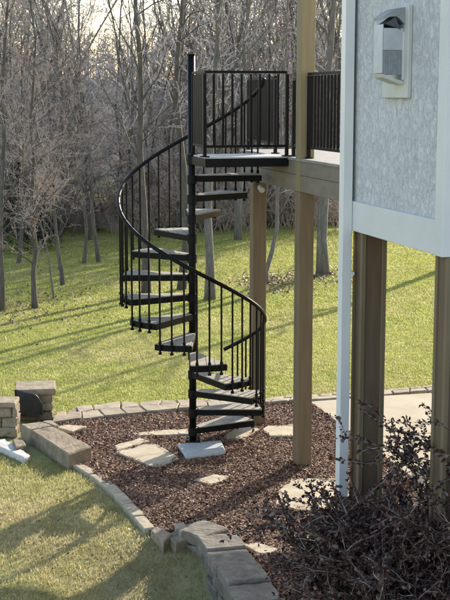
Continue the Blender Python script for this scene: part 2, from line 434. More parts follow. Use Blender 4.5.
ax = np.stack([np.cos(an)*np.cos(ti), np.sin(an)*np.cos(ti), np.sin(ti)],-1)*L[:,None]
bx = np.stack([-np.sin(an)*np.cos(ti2), np.cos(an)*np.cos(ti2), np.sin(ti2)],-1)*W[:,None]
c = np.stack([x,y,zc],-1)
vs = np.stack([c-ax-bx*.7, c+ax*.8-bx, c+ax+bx*.6, c-ax*.9+bx], 1).reshape(-1,3)
np_mesh('bark_mulch', vs, 4, M['chips'], kind='stuff', label='dark red brown bark mulch around the stair', cat='mulch')

# ------------------------------------------------------------------ edging, retaining wall, stones at the left
root = thing('stone_edging', edge_line[2]*1.0, 'curved strip of flush pavers between the mulch and the front lawn', 'edging')
m_ = 7
for i in range(m_):
    a = lerp_line(edge_line, i/m_+.004); b_ = lerp_line(edge_line, (i+1)/m_-.004)
    d = (b_-a).normalized(); nrm = Vector((-d.y, d.x, 0))*.056
    mb = MB(); mb.prism([tuple((a+nrm)[:2]), tuple((b_+nrm)[:2]), tuple((b_-nrm)[:2]), tuple((a-nrm)[:2])], -.08, .035+rng.uniform(-.006,.008))
    mb.build('edging_stone', M['edge'], root, bevel=.009, rough=.006)

wl = [Vector((x,y,0)) for x,y in wall_line]
root = thing('retaining_wall', wl[2]+Vector((0,0,-.5)), 'grey dry laid block retaining wall curving along the front of the mulch bed', 'retaining wall')
tot = sum((b_-a).length for a,b_ in zip(wl,wl[1:]))
for course in range(4):
    zt = -.02-course*.145
    off = .5*(course%2)
    mb = MB(); k = int(tot/.40)
    for i in range(-1, k):
        t0 = max(0,(i+off)/k); t1 = min(1,(i+1+off)/k)
        if t1-t0 < .015: continue
        a = lerp_line(wl, t0+.002); b_ = lerp_line(wl, t1-.002)
        d = (b_-a).normalized(); nl_ = Vector((d.y, -d.x, 0))
        if nl_.x > 0: nl_ = -nl_
        o_ = nl_*(.135+.02*rng.random()+.01*course); i_ = -nl_*.14
        mb.prism([tuple((a+o_)[:2]), tuple((a.lerp(b_,.5)+o_*1.12)[:2]), tuple((b_+o_)[:2]), tuple((b_+i_)[:2]), tuple((a+i_)[:2])], zt-.140, zt-.002+rng.uniform(-.004,.0))
    mb.build('block_course', M['block'], root, bevel=.012, rough=.012)
k = int(tot/.37); ta = 0
for i in range(k):
    t0, t1 = i/k+.003, (i+1)/k-.003
    a = lerp_line(wl, t0); b_ = lerp_line(wl, t1)
    d = (b_-a).normalized(); nl_ = Vector((d.y, -d.x, 0))
    if nl_.x > 0: nl_ = -nl_
    s_ = rng.uniform(-.02,.02)
    o_ = nl_*(.17+s_); i_ = -nl_*(.19-s_*.5)
    mb = MB(); mb.prism([tuple((a+o_)[:2]), tuple((b_+o_)[:2]), tuple((b_+i_)[:2]), tuple((a+i_)[:2])], -.02, .075+rng.uniform(-.012,.014))
    mb.build('cap_stone', M['block'], root, bevel=.014, rough=.008)
# three odd blocks at the head of the wall
for lab, px, z1, mt in (
    ('tan block at the upper end of the retaining wall, next to the paver edging', [(150,530),(157,526.5),(173,533),(163,541)], .05, 'brownblock'),
    ('tan block between the head of the retaining wall and the first large cap', [(165,534),(184,528.5),(193,536),(175,542.5)], .03, 'brownblock'),
    ('small upright pale block sitting behind the first wall cap', [(174,524),(183,521.5),(189,529),(180,531)], .09, 'edge')):
    ps = [G(x,y,z1) for x,y in px]; c = sum(ps, Vector())/4
    mb = MB(); mb.prism([tuple(p[:2]) for p in ps], -.30, z1)
    mb.build('stone_block', M[mt], origin=(c.x,c.y,0), bevel=.012, rough=.008, label=lab, cat='stone block')

# stone pier with cap
pr = G(40,421); 
root = thing('stone_pier', (pr.x,pr.y,-.01), 'short square brown stone pier with a flat cap on the lawn edge', 'stone pier')
pa = G(19,421); pb = G(53,419)
du = (pb-pa); wd = .40
ux = Vector((math.cos(R(8)), math.sin(R(8)),0)); uy = Vector((-ux.y, ux.x, 0))
c = (pa+pb)/2 + uy*.2
mb = MB()
for i in range(3):
    mb.box(c+Z*(.055+i*.108-.01), ux*(.205-.004*(i%2)), uy*(.205-.004*(i%2)), Z*.053)
mb.build('shaft', M['brownblock'], root, bevel=.012, rough=.012)
mb = MB(); mb.box(c+Z*.355, ux*.245, uy*.245, Z*.037); mb.build('cap_stone', M['brownblock'], root, bevel=.01)
# low wall running off to the left
wc = G(2,438)
root = thing('stone_wall', (wc.x-.35,wc.y,-.01), 'low wall of rough brown stone at the far left beside the dark chair', 'stone wall')
mb = MB()
for i in range(3):
    k0 = wc.x-1.5+(i%2)*.14; xx0 = k0
    while xx0 < wc.x+.14:
        w_ = min(rng.uniform(.22,.34), wc.x+.17-xx0)
        if w_ > .05:
            mb.box((xx0+w_/2, wc.y+.17+rng.uniform(-.01,.01), .055+i*.118), (w_/2-.005,0,0), (0,.15,0), (0,0,.056))
        xx0 += w_
mb.build('stonework', M['brownblock'], root, bevel=.014, rough=.02)
mb = MB(); mb.box((wc.x-.68, wc.y+.17, .385), (.84,0,0),(0,.165,0),(0,0,.03)); mb.build('coping', M['brownblock'], root, bevel=.012)
def block(px, z0, z1, mat, lab, name='stone_block', cat='stone block', bev=.014):
    ps = [G(x,y,z1) for x,y in px]; c = sum(ps, Vector())/len(ps)
    mb = MB(); mb.prism([tuple(p[:2]) for p in ps], z0, z1)
    return mb.build(name, M[mat], origin=(c.x,c.y,z0), bevel=bev, rough=.008, label=lab, cat=cat)
block([(31,430),(54,426),(92,446),(68,454)], -.02, .17, 'brownblock', 'large flat topped brown stone slab at the corner of the mulch bed', 'stone_slab', 'stone slab')
block([(20,424),(41,421.5),(53,425.5),(30,429.5)], -.02, .18, 'brownblock', 'brown coping stone between the large slab and the dark chair')
block([(41,421),(52,420),(59,424.5),(54.5,425.7)], -.02, .175, 'brownblock', 'small brown coping stone against the flagstone path')
block([(12,439),(21,436.5),(26,444),(15,447)], -.02, .10, 'brownblock', 'small dark brown block in the gap left of the large slab')
block([(-12,441),(5,438.5),(31,454.5),(24,458)], -.02, .06, 'palebl', 'long pale stone block lying at the edge of the front lawn')
block([(55,427),(66,424.5),(87,426),(72,431)], -.02, .055, 'step', 'thin buff flagstone between the large slab and the mulch', 'flagstone', 'flagstone', .008)
block([(68,456),(79,451.5),(84,453),(74,458)], -.02, .06, 'edge', 'small loose paver at the foot of the large slab, left one of two', 'paver', 'paver', .008)
block([(80,452),(87,448.5),(93,451.5),(86,454)], -.02, .06, 'edge', 'small loose paver at the foot of the large slab, right one of two', 'paver', 'paver', .008)

# chair seen over the stones
cb = G(30,424,0)
root = thing('patio_chair', (cb.x,cb.y,-.012), 'dark curved back patio chair behind the brown coping stones', 'chair')
def cp(px, py, z, dy=0): 
    p = G(px, py, z); return Vector((p.x, p.y, z))
base = Vector((cb.x-.03, cb.y+.02, 0)); cx = Vector((math.cos(R(-12)), math.sin(R(-12)),0)); cy = Vector((-cx.y,cx.x,0))
top = []
for i in range(13):
    t = i/12; a = (t-.5)*2
    top.append((a*.17, .40-.05*t - (.12*max(0,(t-.70)/.30)**2), .05*a*a))
pts = [base+cx*a+cy*d+Z*z for a,z,d in top]
lowp = [base+cx*a*.9+cy*(d+.02)+Z*.10 for a,z,d in top]
mb = MB(); mb.add([p for q in zip(lowp, pts) for p in q], [(2*i,2*i+2,2*i+3,2*i+1) for i in range(12)])
mb.add([p+cy*.012 for q in zip(lowp, pts) for p in q], [(2*i+1,2*i+3,2*i+2,2*i) for i in range(12)])
mb.build('backrest', M['chair'], root, smooth=True)
mb = MB(); mb.tube([lowp[0]]+pts+[lowp[-1]], .012, 8); mb.build('back_frame', M['chairf'], root, smooth=True)
mb = MB(); mb.box(base+cy*.17+Z*.10, cx*.15, cy*.15, Z*.02); mb.build('seat', M['chair'], root, bevel=.01)
for sx in (-.13,.13):
    for sy in (.03,.29):
        mb = MB(); mb.tube([base+cx*sx+cy*sy+Z*-.012, base+cx*sx+cy*sy+Z*.09], .011, 8); mb.build('leg', M['chairf'], root)

# ------------------------------------------------------------------ spiral staircase
DECK = 3.27; RISE = .218; STEP = R(29); TH1 = R(23.5); RO = .775; RH = .805
stair = thing('spiral_staircase', (P0.x,P0.y,.06), 'black steel spiral staircase with tan tread boards rising to the deck', 'staircase')
mb = MB(); mb.tube([P0+Z*.072, P0+Z*4.335], .040, 24); mb.build('centre_pole', M['black'], stair, smooth=False)
stair.children[0].data.polygons.foreach_set('use_smooth', [len(p.vertices)==4 for p in stair.children[0].data.polygons])
mb = MB(); mb.tube([P0+Z*4.335, P0+Z*4.35], .046, 24); mb.build('pole_cap', M['black'], stair, bevel=.003)
mb = MB(); mb.box(P0+Z*.066, (.085,0,0), (0,.085,0), Z*.006)
for sx in (-1,1):
    for sy in (-1,1): mb.tube([P0+Vector((sx*.062,sy*.062,.072)), P0+Vector((sx*.062,sy*.062,.085))], .011, 6)
mb.build('base_plate', M['black'], stair)
def clip(poly, n, d):
    out = []
    for i, p in enumerate(poly):
        q = poly[(i+1)%len(poly)]
        a = p[0]*n[0]+p[1]*n[1]-d; b_ = q[0]*n[0]+q[1]*n[1]-d
        if a <= 0: out.append(p)
        if a*b_ < 0:
            t = a/(a-b_); out.append((p[0]+(q[0]-p[0])*t, p[1]+(q[1]-p[1])*t))
    return out
def wedge(r0, r1, half, w0):
    pts = [(r0, -w0)]
    for i in range(7):
        a = -half+2*half*i/6; pts.append((r1*math.cos(a), r1*math.sin(a)))
    return pts+[(r0, w0)]
HALF = R(15.6)
outer = wedge(.035, RO, HALF, .045)
inner = wedge(.06, RO-.012, HALF-R(.9), .044)
def tread_frame():
    mb = MB(); mb.prism(outer, -.076, -.012)
    mb.tube([(0,0,-.10),(0,0,.0)], .052, 20)      # hub sleeve
    return mb
def tread_boards():
    mb = MB(); ed = -HALF+R(4)                             # boards follow one edge
    nv = (-math.sin(ed), math.cos(ed)); ds = [p[0]*nv[0]+p[1]*nv[1] for p in inner]
    d = min(ds); bw = .088
    while d < max(ds):
        q = clip(clip(inner, nv, d+bw-.006), (-nv[0],-nv[1]), -d)
        if len(q) >= 3:
            ar = abs(sum(q[i][0]*q[(i+1)%len(q)][1]-q[(i+1)%len(q)][0]*q[i][1] for i in range(len(q))))/2
            if ar > .0006: mb.prism(q, -.0115, 0)
        d += bw
    return mb
def local_obj(mb, name, mat, parent, loc, rz, mesh=None, bevel=0):
    if mesh is None:
        o = mb.build(name, mat, None, origin=(0,0,0), bevel=bevel)
    else:
        o = bpy.data.objects.new(name, mesh); COL.objects.link(o)
    o.parent = parent; o.location = loc; o.rotation_euler = (0,0,rz)
    return o
fm = bm_ = None
def zt(k): return DECK - RISE*k
for k in range(1,15):
    th = TH1+STEP*(k-1)
    f = local_obj(tread_frame() if fm is None else None, 'tread', M['black'], stair, (0,0,zt(k)-.06), th, fm, .004); fm = f.data
    b_ = local_obj(tread_boards() if bm_ is None else None, 'tread_boards', M['tread'], f, (0,0,0), 0, bm_, .002); bm_ = b_.data
def hz(th):   # handrail height at plan angle th
    return DECK - RISE*((th-TH1)/STEP+1) + .925
def on(th, r, z): return P0+Vector((r*math.cos(th), r*math.sin(th), z))
th0, th1 = R(12), R(424); pts = []
nh = 170
for i in range(nh+1):
    th = th0+(th1-th0)*i/nh; pts.append(on(th, RH, hz(th)))
pts[0].z += .03
mb = MB(); mb.tube(pts, .0215, 10); h_ = mb.build('handrail', M['black'], stair, smooth=True)
for k in range(1,15):
    for j in (-1,0,1):
        th = TH1+STEP*(k-1)+j*STEP/3
        if th < R(20): continue
        zb = zt(k)-.10
        if k == 14 and j == 1: zb = .005
        mb = MB(); mb.tube([on(th,RH-.012,zb), on(th,RH-.012,hz(th)-.015)], .0105, 8)
        mb.tube([on(th,RH-.012,zt(k)-.11 if zb > .01 else zb), on(th,RH-.012,(zt(k)-.088) if zb > .01 else zb+.03)], .019, 8)
        mb.tube([on(th,RH-.012,zt(k)+.002), on(th,RH-.012,zt(k)+.03)], .017, 8)
        mb.tube([on(th,RO-.02,zt(k)-.05), on(th,RH-.012,zt(k)-.05)], .012, 6)
        mb.build('baluster', M['black'], stair)
# landing
mb = MB(); mb.hbox(-.02,.875,-.725,.02,DECK-.10,DECK-.012); mb.tube([P0+Z*(DECK-.11), P0+Z*(DECK+.004)], .052, 20)
for uu in (.075,.80): mb.tube([H(uu,-.726,DECK-.055), H(uu,-.74,DECK-.055)], .012, 8)
lp = mb.build('landing', M['black'], stair, bevel=.003)
mb = MB()
for i in range(5):
    v0 = -.718+i*.147
    mb.hbox(-.012 if i < 4 else .058,.868,v0,v0+.142,DECK-.0115,DECK+.006)
mb.build('landing_boards', M['landing'], lp, bevel=.003)
RT = 4.165
def rail_panel(parent, a, b_, ztop, zbot, spacing=.10, foot=None, ends=(True,True), w=.0105, mat=None):
    """guard panel from a to b (points at z 0): two rails and square pickets"""
    mat = mat or M['black']
    d = (b_-a); L_ = d.length; d.normalize(); nn = Vector((-d.y,d.x,0))
    mb = MB()
    mb.box((a+b_)/2+Z*(ztop-.018), d*(L_/2), nn*.017, Z*.0135)
    pr_ = mb.build('railing', mat, parent, bevel=.003)
    mb = MB(); mb.box((a+b_)/2+Z*zbot, d*(L_/2), nn*.013, Z*.014); mb.build('bottom_rail', mat, pr_, bevel=.003)
    n_ = max(2, round(L_/spacing))
    for i in range(n_+1):
        e = (i == 0 and ends[0]) or (i == n_ and ends[1])
        if (i == 0 and not ends[0]) or (i == n_ and not ends[1]): continue
        p = a+d*(L_*i/n_); ww = .017 if e else w
        z0 = (foot if (e and foot) else zbot+.0135)
        mb = MB(); mb.box(p+Z*((z0+ztop-.0365)/2), d*ww, nn*ww, Z*((ztop-.0365-z0)/2))
        if e and foot: mb.box(p+Z*(foot+.006), d*.045, nn*.035, Z*.006)
        mb.build('railing_post' if e else 'picket', mat, pr_)
    return pr_
rail_panel(stair, H(.0,-.075), H(.0,-.680), RT, 3.385, .040, DECK+.006, (True,False), .0115)
rail_panel(stair, H(-.021,-.700), H(.865,-.700), RT, 3.385, .098, DECK+.006)

# ------------------------------------------------------------------ deck
deck = thing('deck', H(1.5,-1,0), 'raised wooden deck on tan posts with black picket railings', 'deck')
BOT = 2.93
mb = MB()
mb.hbox(.885,.925,-4.79,1.26,BOT+.17,DECK-.03); mb.hbox(.890,.925,-4.79,1.26,BOT,BOT+.1665)
mb.hbox(.926,6,1.22,1.26,BOT,DECK-.03)
mb.build('rim_beam', M['rim'], deck, bevel=.003)
mb = MB()
vv = -4.79
while vv < 1.15:
    mb.hbox(.870,6,vv,vv+.138,DECK-.029,DECK); vv += .144
mb.build('floor_boards', M['deckfl'], deck, bevel=.003)
mb = MB()
vv = -4.6
while vv < 1.15:
    mb.hbox(.926,6,vv,vv+.04,BOT+.10,DECK-.030); vv += .40
mb.build('joists', M['rim'], deck)
# front post runs past the deck to the roof above
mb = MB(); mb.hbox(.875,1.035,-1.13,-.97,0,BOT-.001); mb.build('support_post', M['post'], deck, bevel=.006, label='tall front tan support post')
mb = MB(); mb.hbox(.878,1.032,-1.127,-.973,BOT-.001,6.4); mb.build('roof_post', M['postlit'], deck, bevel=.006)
mb = MB(); mb.hbox(.884,.8848,-1.05,-1.046,BOT,DECK-.03); mb.build('beam_joint', M['black'], deck)
mb = MB(); mb.hbox(.875,1.035,.64,.80,0,BOT-.001); mb.build('support_post', M['post'], deck, bevel=.006, label='rear tan support post behind the stair')
mb = MB(); mb.hbox(.80,.895,.66,.74,2.80,2.86) if False else mb.tube([H(.95,.62,2.86), H(.95,.53,2.83)], .035, 12)
mb.build('floodlight', M['palebl'], deck, bevel=.004)
mb = MB(); mb.hbox(4.8,4.96,1.06,1.22,0,BOT-.001); mb.build('support_post', M['post'], deck, bevel=.006)
rail_panel(deck, H(.965,.06), H(.965,1.20), 4.125, 3.385, .052, DECK, w=.0115)
rail_panel(deck, H(.965,-1.14), H(.965,-4.74), 4.14, 3.385, .10, DECK, w=.0115)
rail_panel(deck, H(.955,-.655), H(.955,-.955), 4.10, 3.385, .16, DECK, (True,False))

# ------------------------------------------------------------------ house
UW = .116; VF, VN = -4.80, -6.50
house = thing('house', H(2.5,-6,0), 'white stucco house bay standing on brown posts beside the deck', 'house')
mb = MB(); mb.hbox(UW,6,VN+.12,VF-.0,BOT+.005,6.6); mb.build('wall', M['stucco'], house)
mb = MB()
mb.hbox(UW-.022,UW-.001,VN+.12,VF-.045,BOT,BOT+.215)            # bottom band
mb.build('band_board', M['white'], house, bevel=.003)
mb = MB(); mb.hbox(UW-.026,6,VN-.0,VN+.119,BOT-.002,6.6)
mb.build('corner_board', M['white'], house, bevel=.003)
mb = MB(); mb.hbox(UW-.018,UW-.001,VF-.044,VF-.004,BOT,6.6); mb.build('corner_board', M['rim'], house, bevel=.003)  # dark taupe strip paints the shadow gap between downspout and stucco
mb = MB(); mb.hbox(1.0,6,-8.4,VF-.02,-.3,BOT-.002); mb.build('basement_wall', M['brown'], house)
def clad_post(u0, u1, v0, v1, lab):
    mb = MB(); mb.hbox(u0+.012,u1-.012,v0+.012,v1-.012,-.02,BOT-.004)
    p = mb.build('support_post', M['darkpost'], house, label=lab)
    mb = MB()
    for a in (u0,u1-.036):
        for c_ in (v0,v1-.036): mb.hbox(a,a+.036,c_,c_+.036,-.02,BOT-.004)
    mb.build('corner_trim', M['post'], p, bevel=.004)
clad_post(.130,.325,-5.00,-4.81,'brown clad post under the far corner of the bay')
clad_post(.130,.325,-6.50,-6.31,'brown clad post under the near corner of the bay')
# downspout
mb = MB(); mb.hbox(.020,UW-.024,-4.89,-4.80,.02,6.6)
sp = mb.build('downspout', M['spout'], house, bevel=.003)
mb = MB()
for z_ in (2.6,5.2): mb.hbox(.0185,UW-.001,-4.8915,-4.79,z_,z_+.025)
mb.build('strap', M['spout'], sp)
# wall vent
def wall_pt(px, py, u=UW):
    dx, du_ = (px-225)/FOC, -(py-300)/FOC
    d = Vector((dx, math.cos(PITCH)+math.sin(PITCH)*du_, -math.sin(PITCH)+math.cos(PITCH)*du_))
    o = Vector((0,0,CAM_H)); n_ = U
    t = (H(u,0)-o).dot(n_)/d.dot(n_); p = o+d*t
    return (p-P0).dot(V), p.z
va, zb_ = wall_pt(386, 98); vb, zt_ = wall_pt(409, 5, UW-.03)
mb = MB(); mb.hbox(UW-.03,UW-.001,vb,va,zb_,zt_)
vent = mb.build('vent', M['tan'], house, bevel=.004)
w_ = va-vb
# hood profile in (u, z): a box hood leaning out, open below
hv0 = vb+w_*.16; hv1 = hv0+w_*.33
u0 = UW-.03
hgt = zt_-zb_
prof = [(u0-.001, zb_+hgt*.22), (u0-.135, zb_+hgt*.30), (u0-.145, zb_+hgt*.80), (u0-.001, zb_+hgt*.80)]
mb = MB(); mb.hbox(u0-.150,u0-.140,hv0,hv1,zb_+hgt*.27,zb_+hgt*.80)     # front sheet
mb.hbox(u0-.139,u0-.001,hv1-.006,hv1,zb_+hgt*.27,zb_+hgt*.80)            # far cheek
mb.hbox(u0-.139,u0-.001,hv0,hv0+.006,zb_+hgt*.52,zb_+hgt*.76)            # near cheek upper
mb.build('hood', M['galv'], vent, bevel=.002)
mb = MB(); mb.hbox(u0-.139,u0-.001,hv0+.001,hv0+.007,zb_+hgt*.25,zb_+hgt*.517)
for q in range(4): mb.hbox(u0-.12+q*.034,u0-.113+q*.034,hv0-.004,hv0+.0008,zb_+hgt*.27,zb_+hgt*.51)
mb.build('screen', M['screen'], vent)
mb = MB(); lip = [H(u0-.152,hv0-.01,zb_+hgt*.265), H(u0-.14,hv0-.01,zb_+hgt*.225), H(u0-.03,hv0-.01,zb_+hgt*.155), H(u0-.001,hv0-.01,zb_+hgt*.155), H(u0-.001,hv0-.01,zb_+hgt*.185), H(u0-.04,hv0-.01,zb_+hgt*.20)]
mb.prism_axis(lip, V*(hv1-hv0+.02)); mb.build('drip_lip', M['tan'], vent)
def zf(f): return zb_+hgt*f
roof = [(u0-.001,.985),(u0-.05,.975),(u0-.10,.935),(u0-.15,.875),(u0-.147,.845),(u0-.105,.880),(u0-.06,.885),(u0-.03,.850),(u0-.001,.80)]
mb = MB(); mb.prism_axis([H(a, hv0-.012, zf(f)) for a, f in roof], V*(hv1-hv0+.024)); mb.build('cowl', M['galvdk'], vent)
mb = MB(); mb.prism_axis([H(a, hv0-.008, zf(f)) for a, f in ((u0-.128,.803),(u0-.066,.878),(u0-.026,.745))], V*(hv1-hv0+.0)); mb.build('gap_shade', M['ventdark'], vent)  # dark wedge painting the shade in the open gap under the cowl
mb = MB(); mb.hbox(u0-.012,u0-.001,hv0-.012,hv0-.001,zf(.20),zf(.72)); mb.build('flange', M['white'], vent)

# ------------------------------------------------------------------ bare trees
def branch_pts(p, d, L_, r0, r1, seg, wob, up, rg):
    pts = [p.copy()]; rad = [r0]; d = d.normalized()
    for i in range(seg):
        d = (d + Vector((rg.gauss(0,wob), rg.gauss(0,wob), rg.gauss(0,wob)*.7+up))).normalized()
        p = p + d*(L_/seg); pts.append(p.copy()); rad.append(r0+(r1-r0)*(i+1)/seg)
    return pts, rad
def at_t(pts, t):
    f = t*(len(pts)-1); i = min(int(f), len(pts)-2); return pts[i].lerp(pts[i+1], f-i), (pts[i+1]-pts[i]).normalized(), i
def side_dir(d, ang, rg):
    a = d.orthogonal().normalized(); b_ = d.cross(a); ph = rg.uniform(0,6.283)
    return (d*math.cos(ang)+(a*math.cos(ph)+b_*math.sin(ph))*math.sin(ang)).normalized()
def grow(mb, pts, rad, level, maxl, rg, num, lenf, first=.2, twig=.005, ang=(28,62), up=.05, wob=.21, limbs=None):
    L_ = sum((b_-a).length for a,b_ in zip(pts,pts[1:]))
    cnt = num[min(level, len(num)-1)]
    for k in range(cnt):
        t = first+(1-first)*((k+rg.random())/cnt)
        p, d, i = at_t(pts, min(t,.985))
        cl = L_*lenf*rg.uniform(.45,1.1)*(1.15-.65*t)
        r = max(twig, rad[i]*rg.uniform(.20,.40))
        dd = side_dir(d, R(rg.uniform(*ang)), rg)
        last = level+1 >= maxl
        q, qr = branch_pts(p, dd, cl, r, twig*.75 if not last else twig*.55, 4 if level < 1 else 3, wob, up, rg)
        (limbs or mb).tube(q, qr, 5 if level < 1 else 3, cap=False)
        if not last:
            grow(mb, q, qr, level+1, maxl, rg, num, lenf*1.02, .18, twig, ang, up, wob)
def tree_meshes(seed, h, r, lean=(0,0), num=(16,7,6,4), lenf=.36, first=.25, maxl=3, twig=.006, wob=.05, path=None, forks=0, ang=(28,60), bark='bark', twm='twig', seeds=0, tname='trunk'):
    rg = random.Random(seed)
    tm, cm = MB(), MB()
    if path:
        pts = [Vector(p) for p in path]
        rad = [r*(1-.75*i/(len(pts)-1)) for i in range(len(pts))]
    else:
        pts, rad = branch_pts(Vector((0,0,-.1)), Vector((lean[0],lean[1],1)), h, r, r*.12, 12, wob, .02, rg)
    rad[0] *= 1.35
    tm.tube(pts, rad, 9, cap=True)
    grow(cm, pts, rad, 0, maxl, rg, num, lenf, first, twig, ang, limbs=tm)
    for _ in range(forks):
        t = rg.uniform(.3,.5); p, d, i = at_t(pts, t)
        q, qr = branch_pts(p, side_dir(d, R(rg.uniform(16,30)), rg), h*(1-t)*.85, rad[i]*.7, .02, 9, .07, .06, rg)
        tm.tube(q, qr, 7, cap=False)
        grow(cm, q, qr, 0, maxl, rg, [max(3,int(num[0]*.6))]+list(num[1:]), lenf*.9, .15, twig, ang, limbs=tm)
    if seeds:
        mb_ = cm; vs = cm.v
        for _ in range(seeds):
            c = Vector(rg.choice(vs)); s = rg.uniform(.012,.03)
            a = Vector((rg.gauss(0,1),rg.gauss(0,1),rg.gauss(0,1))).normalized()*s; b_ = a.orthogonal().normalized()*s*.7
            cm_leaf.append((c-b_*.3, c+a*.5+b_*.5, c+a, c+a*.5-b_*.5))
    return tm, cm
cm_leaf = []
def mesh_of(mb, name, mat):
    me = bpy.data.meshes.new(name); me.from_pydata(mb.v, [], mb.f); me.materials.append(mat)
    me.polygons.foreach_set('use_smooth', [True]*len(me.polygons))
    return me
def place_tree(name, meshes, loc, rz, sc, label, cat, group=None):
    o = thing(name, loc, label, cat, group); o.rotation_euler = (0,0,rz); o.scale = (sc,)*3
    for nm, me in meshes:
        c = bpy.data.objects.new(nm, me); COL.objects.link(c); c.parent = o
    return o
def gz(x, y): return float(ground_z(np.float64(x), np.float64(y)))

# single trees one can point to
def lone(px, py, label, seed, h, r, **kw):
    global cm_leaf
    p = G(px, py); nm = kw.pop('name', 'bare_tree'); tw = M[kw.pop('tw','twig')]; bk = M[kw.pop('bk','bark')]; rz = kw.pop('rz', 0)
    cm_leaf = []
    tm, cm = tree_meshes(seed, h, r, **kw)
    ms = [('trunk', mesh_of(tm,'trunk',bk)), ('crown', mesh_of(cm,'crown',tw))]
    o = place_tree(nm, ms, (p.x,p.y,gz(p.x,p.y)), rz, 1.0, label, 'tree')
    if cm_leaf:
        vs = np.array([list(v) for q in cm_leaf for v in q]); np_mesh('seed_heads', vs, 4, M['seed'], parent=o, kind='stuff')
    return o
def px_path(px0, py0, pts):
    """trunk centre line: photo positions in the upright plane through the foot of the tree"""
    b_ = G(px0,py0); out = []
    for x_, y_ in pts:
        du_ = -(y_-300)/FOC; dy = math.cos(PITCH)+math.sin(PITCH)*du_; dz = -math.sin(PITCH)+math.cos(PITCH)*du_
        t = b_.y/dy; out.append(((x_-225)/FOC*t-b_.x, rng.uniform(-.05,.05), CAM_H+dz*t))
    return out
lone(146,292, 'tall forked tree with a dark straight trunk seen left of the stair pole', 21, 12, .085, bk='barkdk', num=(26,9,7), first=.3,
     path=[(0,0,-.1)]+px_path(146,292,[(146,250),(143,200),(140,150),(141,100),(140,55),(136,15),(134,-40),(131,-110),(130,-190)]), maxl=3, lenf=.30, twig=.005)
lone(181,288, 'tall bare tree with a leaning brown trunk just left of the pole top', 22, 12, .08, bk='barkdk', num=(24,9,7), first=.3,
     path=[(0,0,-.1)]+px_path(181,288,[(186,240),(184,170),(178,120),(176,90),(178,50),(182,10),(184,-40),(188,-110),(186,-200)]), maxl=3, lenf=.28)
lone(210,297, 'pale trunked tree standing between the pole and the rear deck post', 23, 9, .095, num=(24,9,7), first=.35,
     path=[(0,0,-.1)]+px_path(210,297,[(210,260),(208,220),(209,170),(214,110),(216,60),(221,0),(224,-80),(228,-160)]), maxl=3, lenf=.28)
lone(238,243, 'thick grey tree at the back of the lawn seen under the top treads', 24, 12, .095, num=(24,9,7), first=.3,
     path=[(0,0,-.1)]+px_path(238,243,[(238,210),(242,170),(246,110),(244,50),(250,0),(255,-90),(256,-170)]), maxl=3, lenf=.28)
lone(266,283, 'small crooked young tree on a patch of leaves between the two deck posts', 25, 6, .055, num=(22,8,6), first=.35,
     path=[(0,0,-.1)]+px_path(266,283,[(266,270),(272,250),(277,225),(277,195),(282,150),(281,100),(286,50),(288,0),(290,-60)]), maxl=3, lenf=.26, twig=.004)
lone(323,275, 'straight grey trunked tree seen right of the front deck post', 26, 12, .125, num=(24,9,7), first=.3,
     path=[(0,0,-.1)]+px_path(323,275,[(322,240),(324,200),(322,150),(327,90),(331,40),(334,0),(338,-90),(338,-160)]), maxl=3, lenf=.26)
o = place_tree('bare_tree', [(c_.name.split('.')[0], c_.data) for c_ in bpy.data.objects if c_.parent and c_.parent.get('label','').startswith('straight grey')], (5.1,29,gz(5.1,29)), 2.0, .95, 'bare tree on the back lawn at the far right, beyond the near bay post', 'tree')
sap = dict(tw='twigpale', name='bare_sapling', seeds=1100, maxl=3, twig=.0034)
lone(35,308, 'pale twiggy sapling with a forked slender trunk, nearest on the left lawn', 31, 5.2, .055, num=(34,11,8), lenf=.36, first=.20, bk='barkdk', ang=(25,65),
     path=[(0,0,-.08)]+px_path(35,308,[(34,290),(33,270),(36,250),(33,225),(32,195),(34,160),(31,120),(34,80),(36,40),(30,0)]), **sap)
lone(1,311, 'brown trunked sapling cut by the left edge of the photo', 32, 6, .06, num=(34,11,8), lenf=.38, first=.20, bk='barkdk', ang=(25,65),
     path=[(0,0,-.08)]+px_path(1,311,[(2,280),(0,240),(2,190),(4,140),(2,90),(5,40),(8,0),(8,-50)]), **sap)
lone(54,299, 'thin whip like sapling right of the nearest pale sapling', 33, 3.4, .02, num=(10,5), lenf=.35, first=.3, tw='twigpale', name='bare_sapling', maxl=2, twig=.004)
lone(63,285, 'short dark stemmed sapling in the middle of the left lawn', 34, 4.2, .05, num=(26,10,7), lenf=.42, first=.18, bk='barkdk', **sap)
lone(83,263, 'slim leaning sapling at the edge of the thicket', 35, 5, .045, lean=(.25,.0), num=(24,9,7), lenf=.36, first=.2, bk='barkdk', **sap)
lone(99,262, 'double stemmed young tree near the rear lawn edge left of the stair', 36, 6, .05, lean=(-.06,.0), num=(24,9,7), lenf=.32, first=.25, forks=1, bk='barkdk', **sap)
lone(18,262, 'leaning pale sapling behind the nearest saplings on the left', 37, 6, .05, lean=(.15,.0), num=(30,10,8), lenf=.40, first=.15, bk='barkdk', **sap)

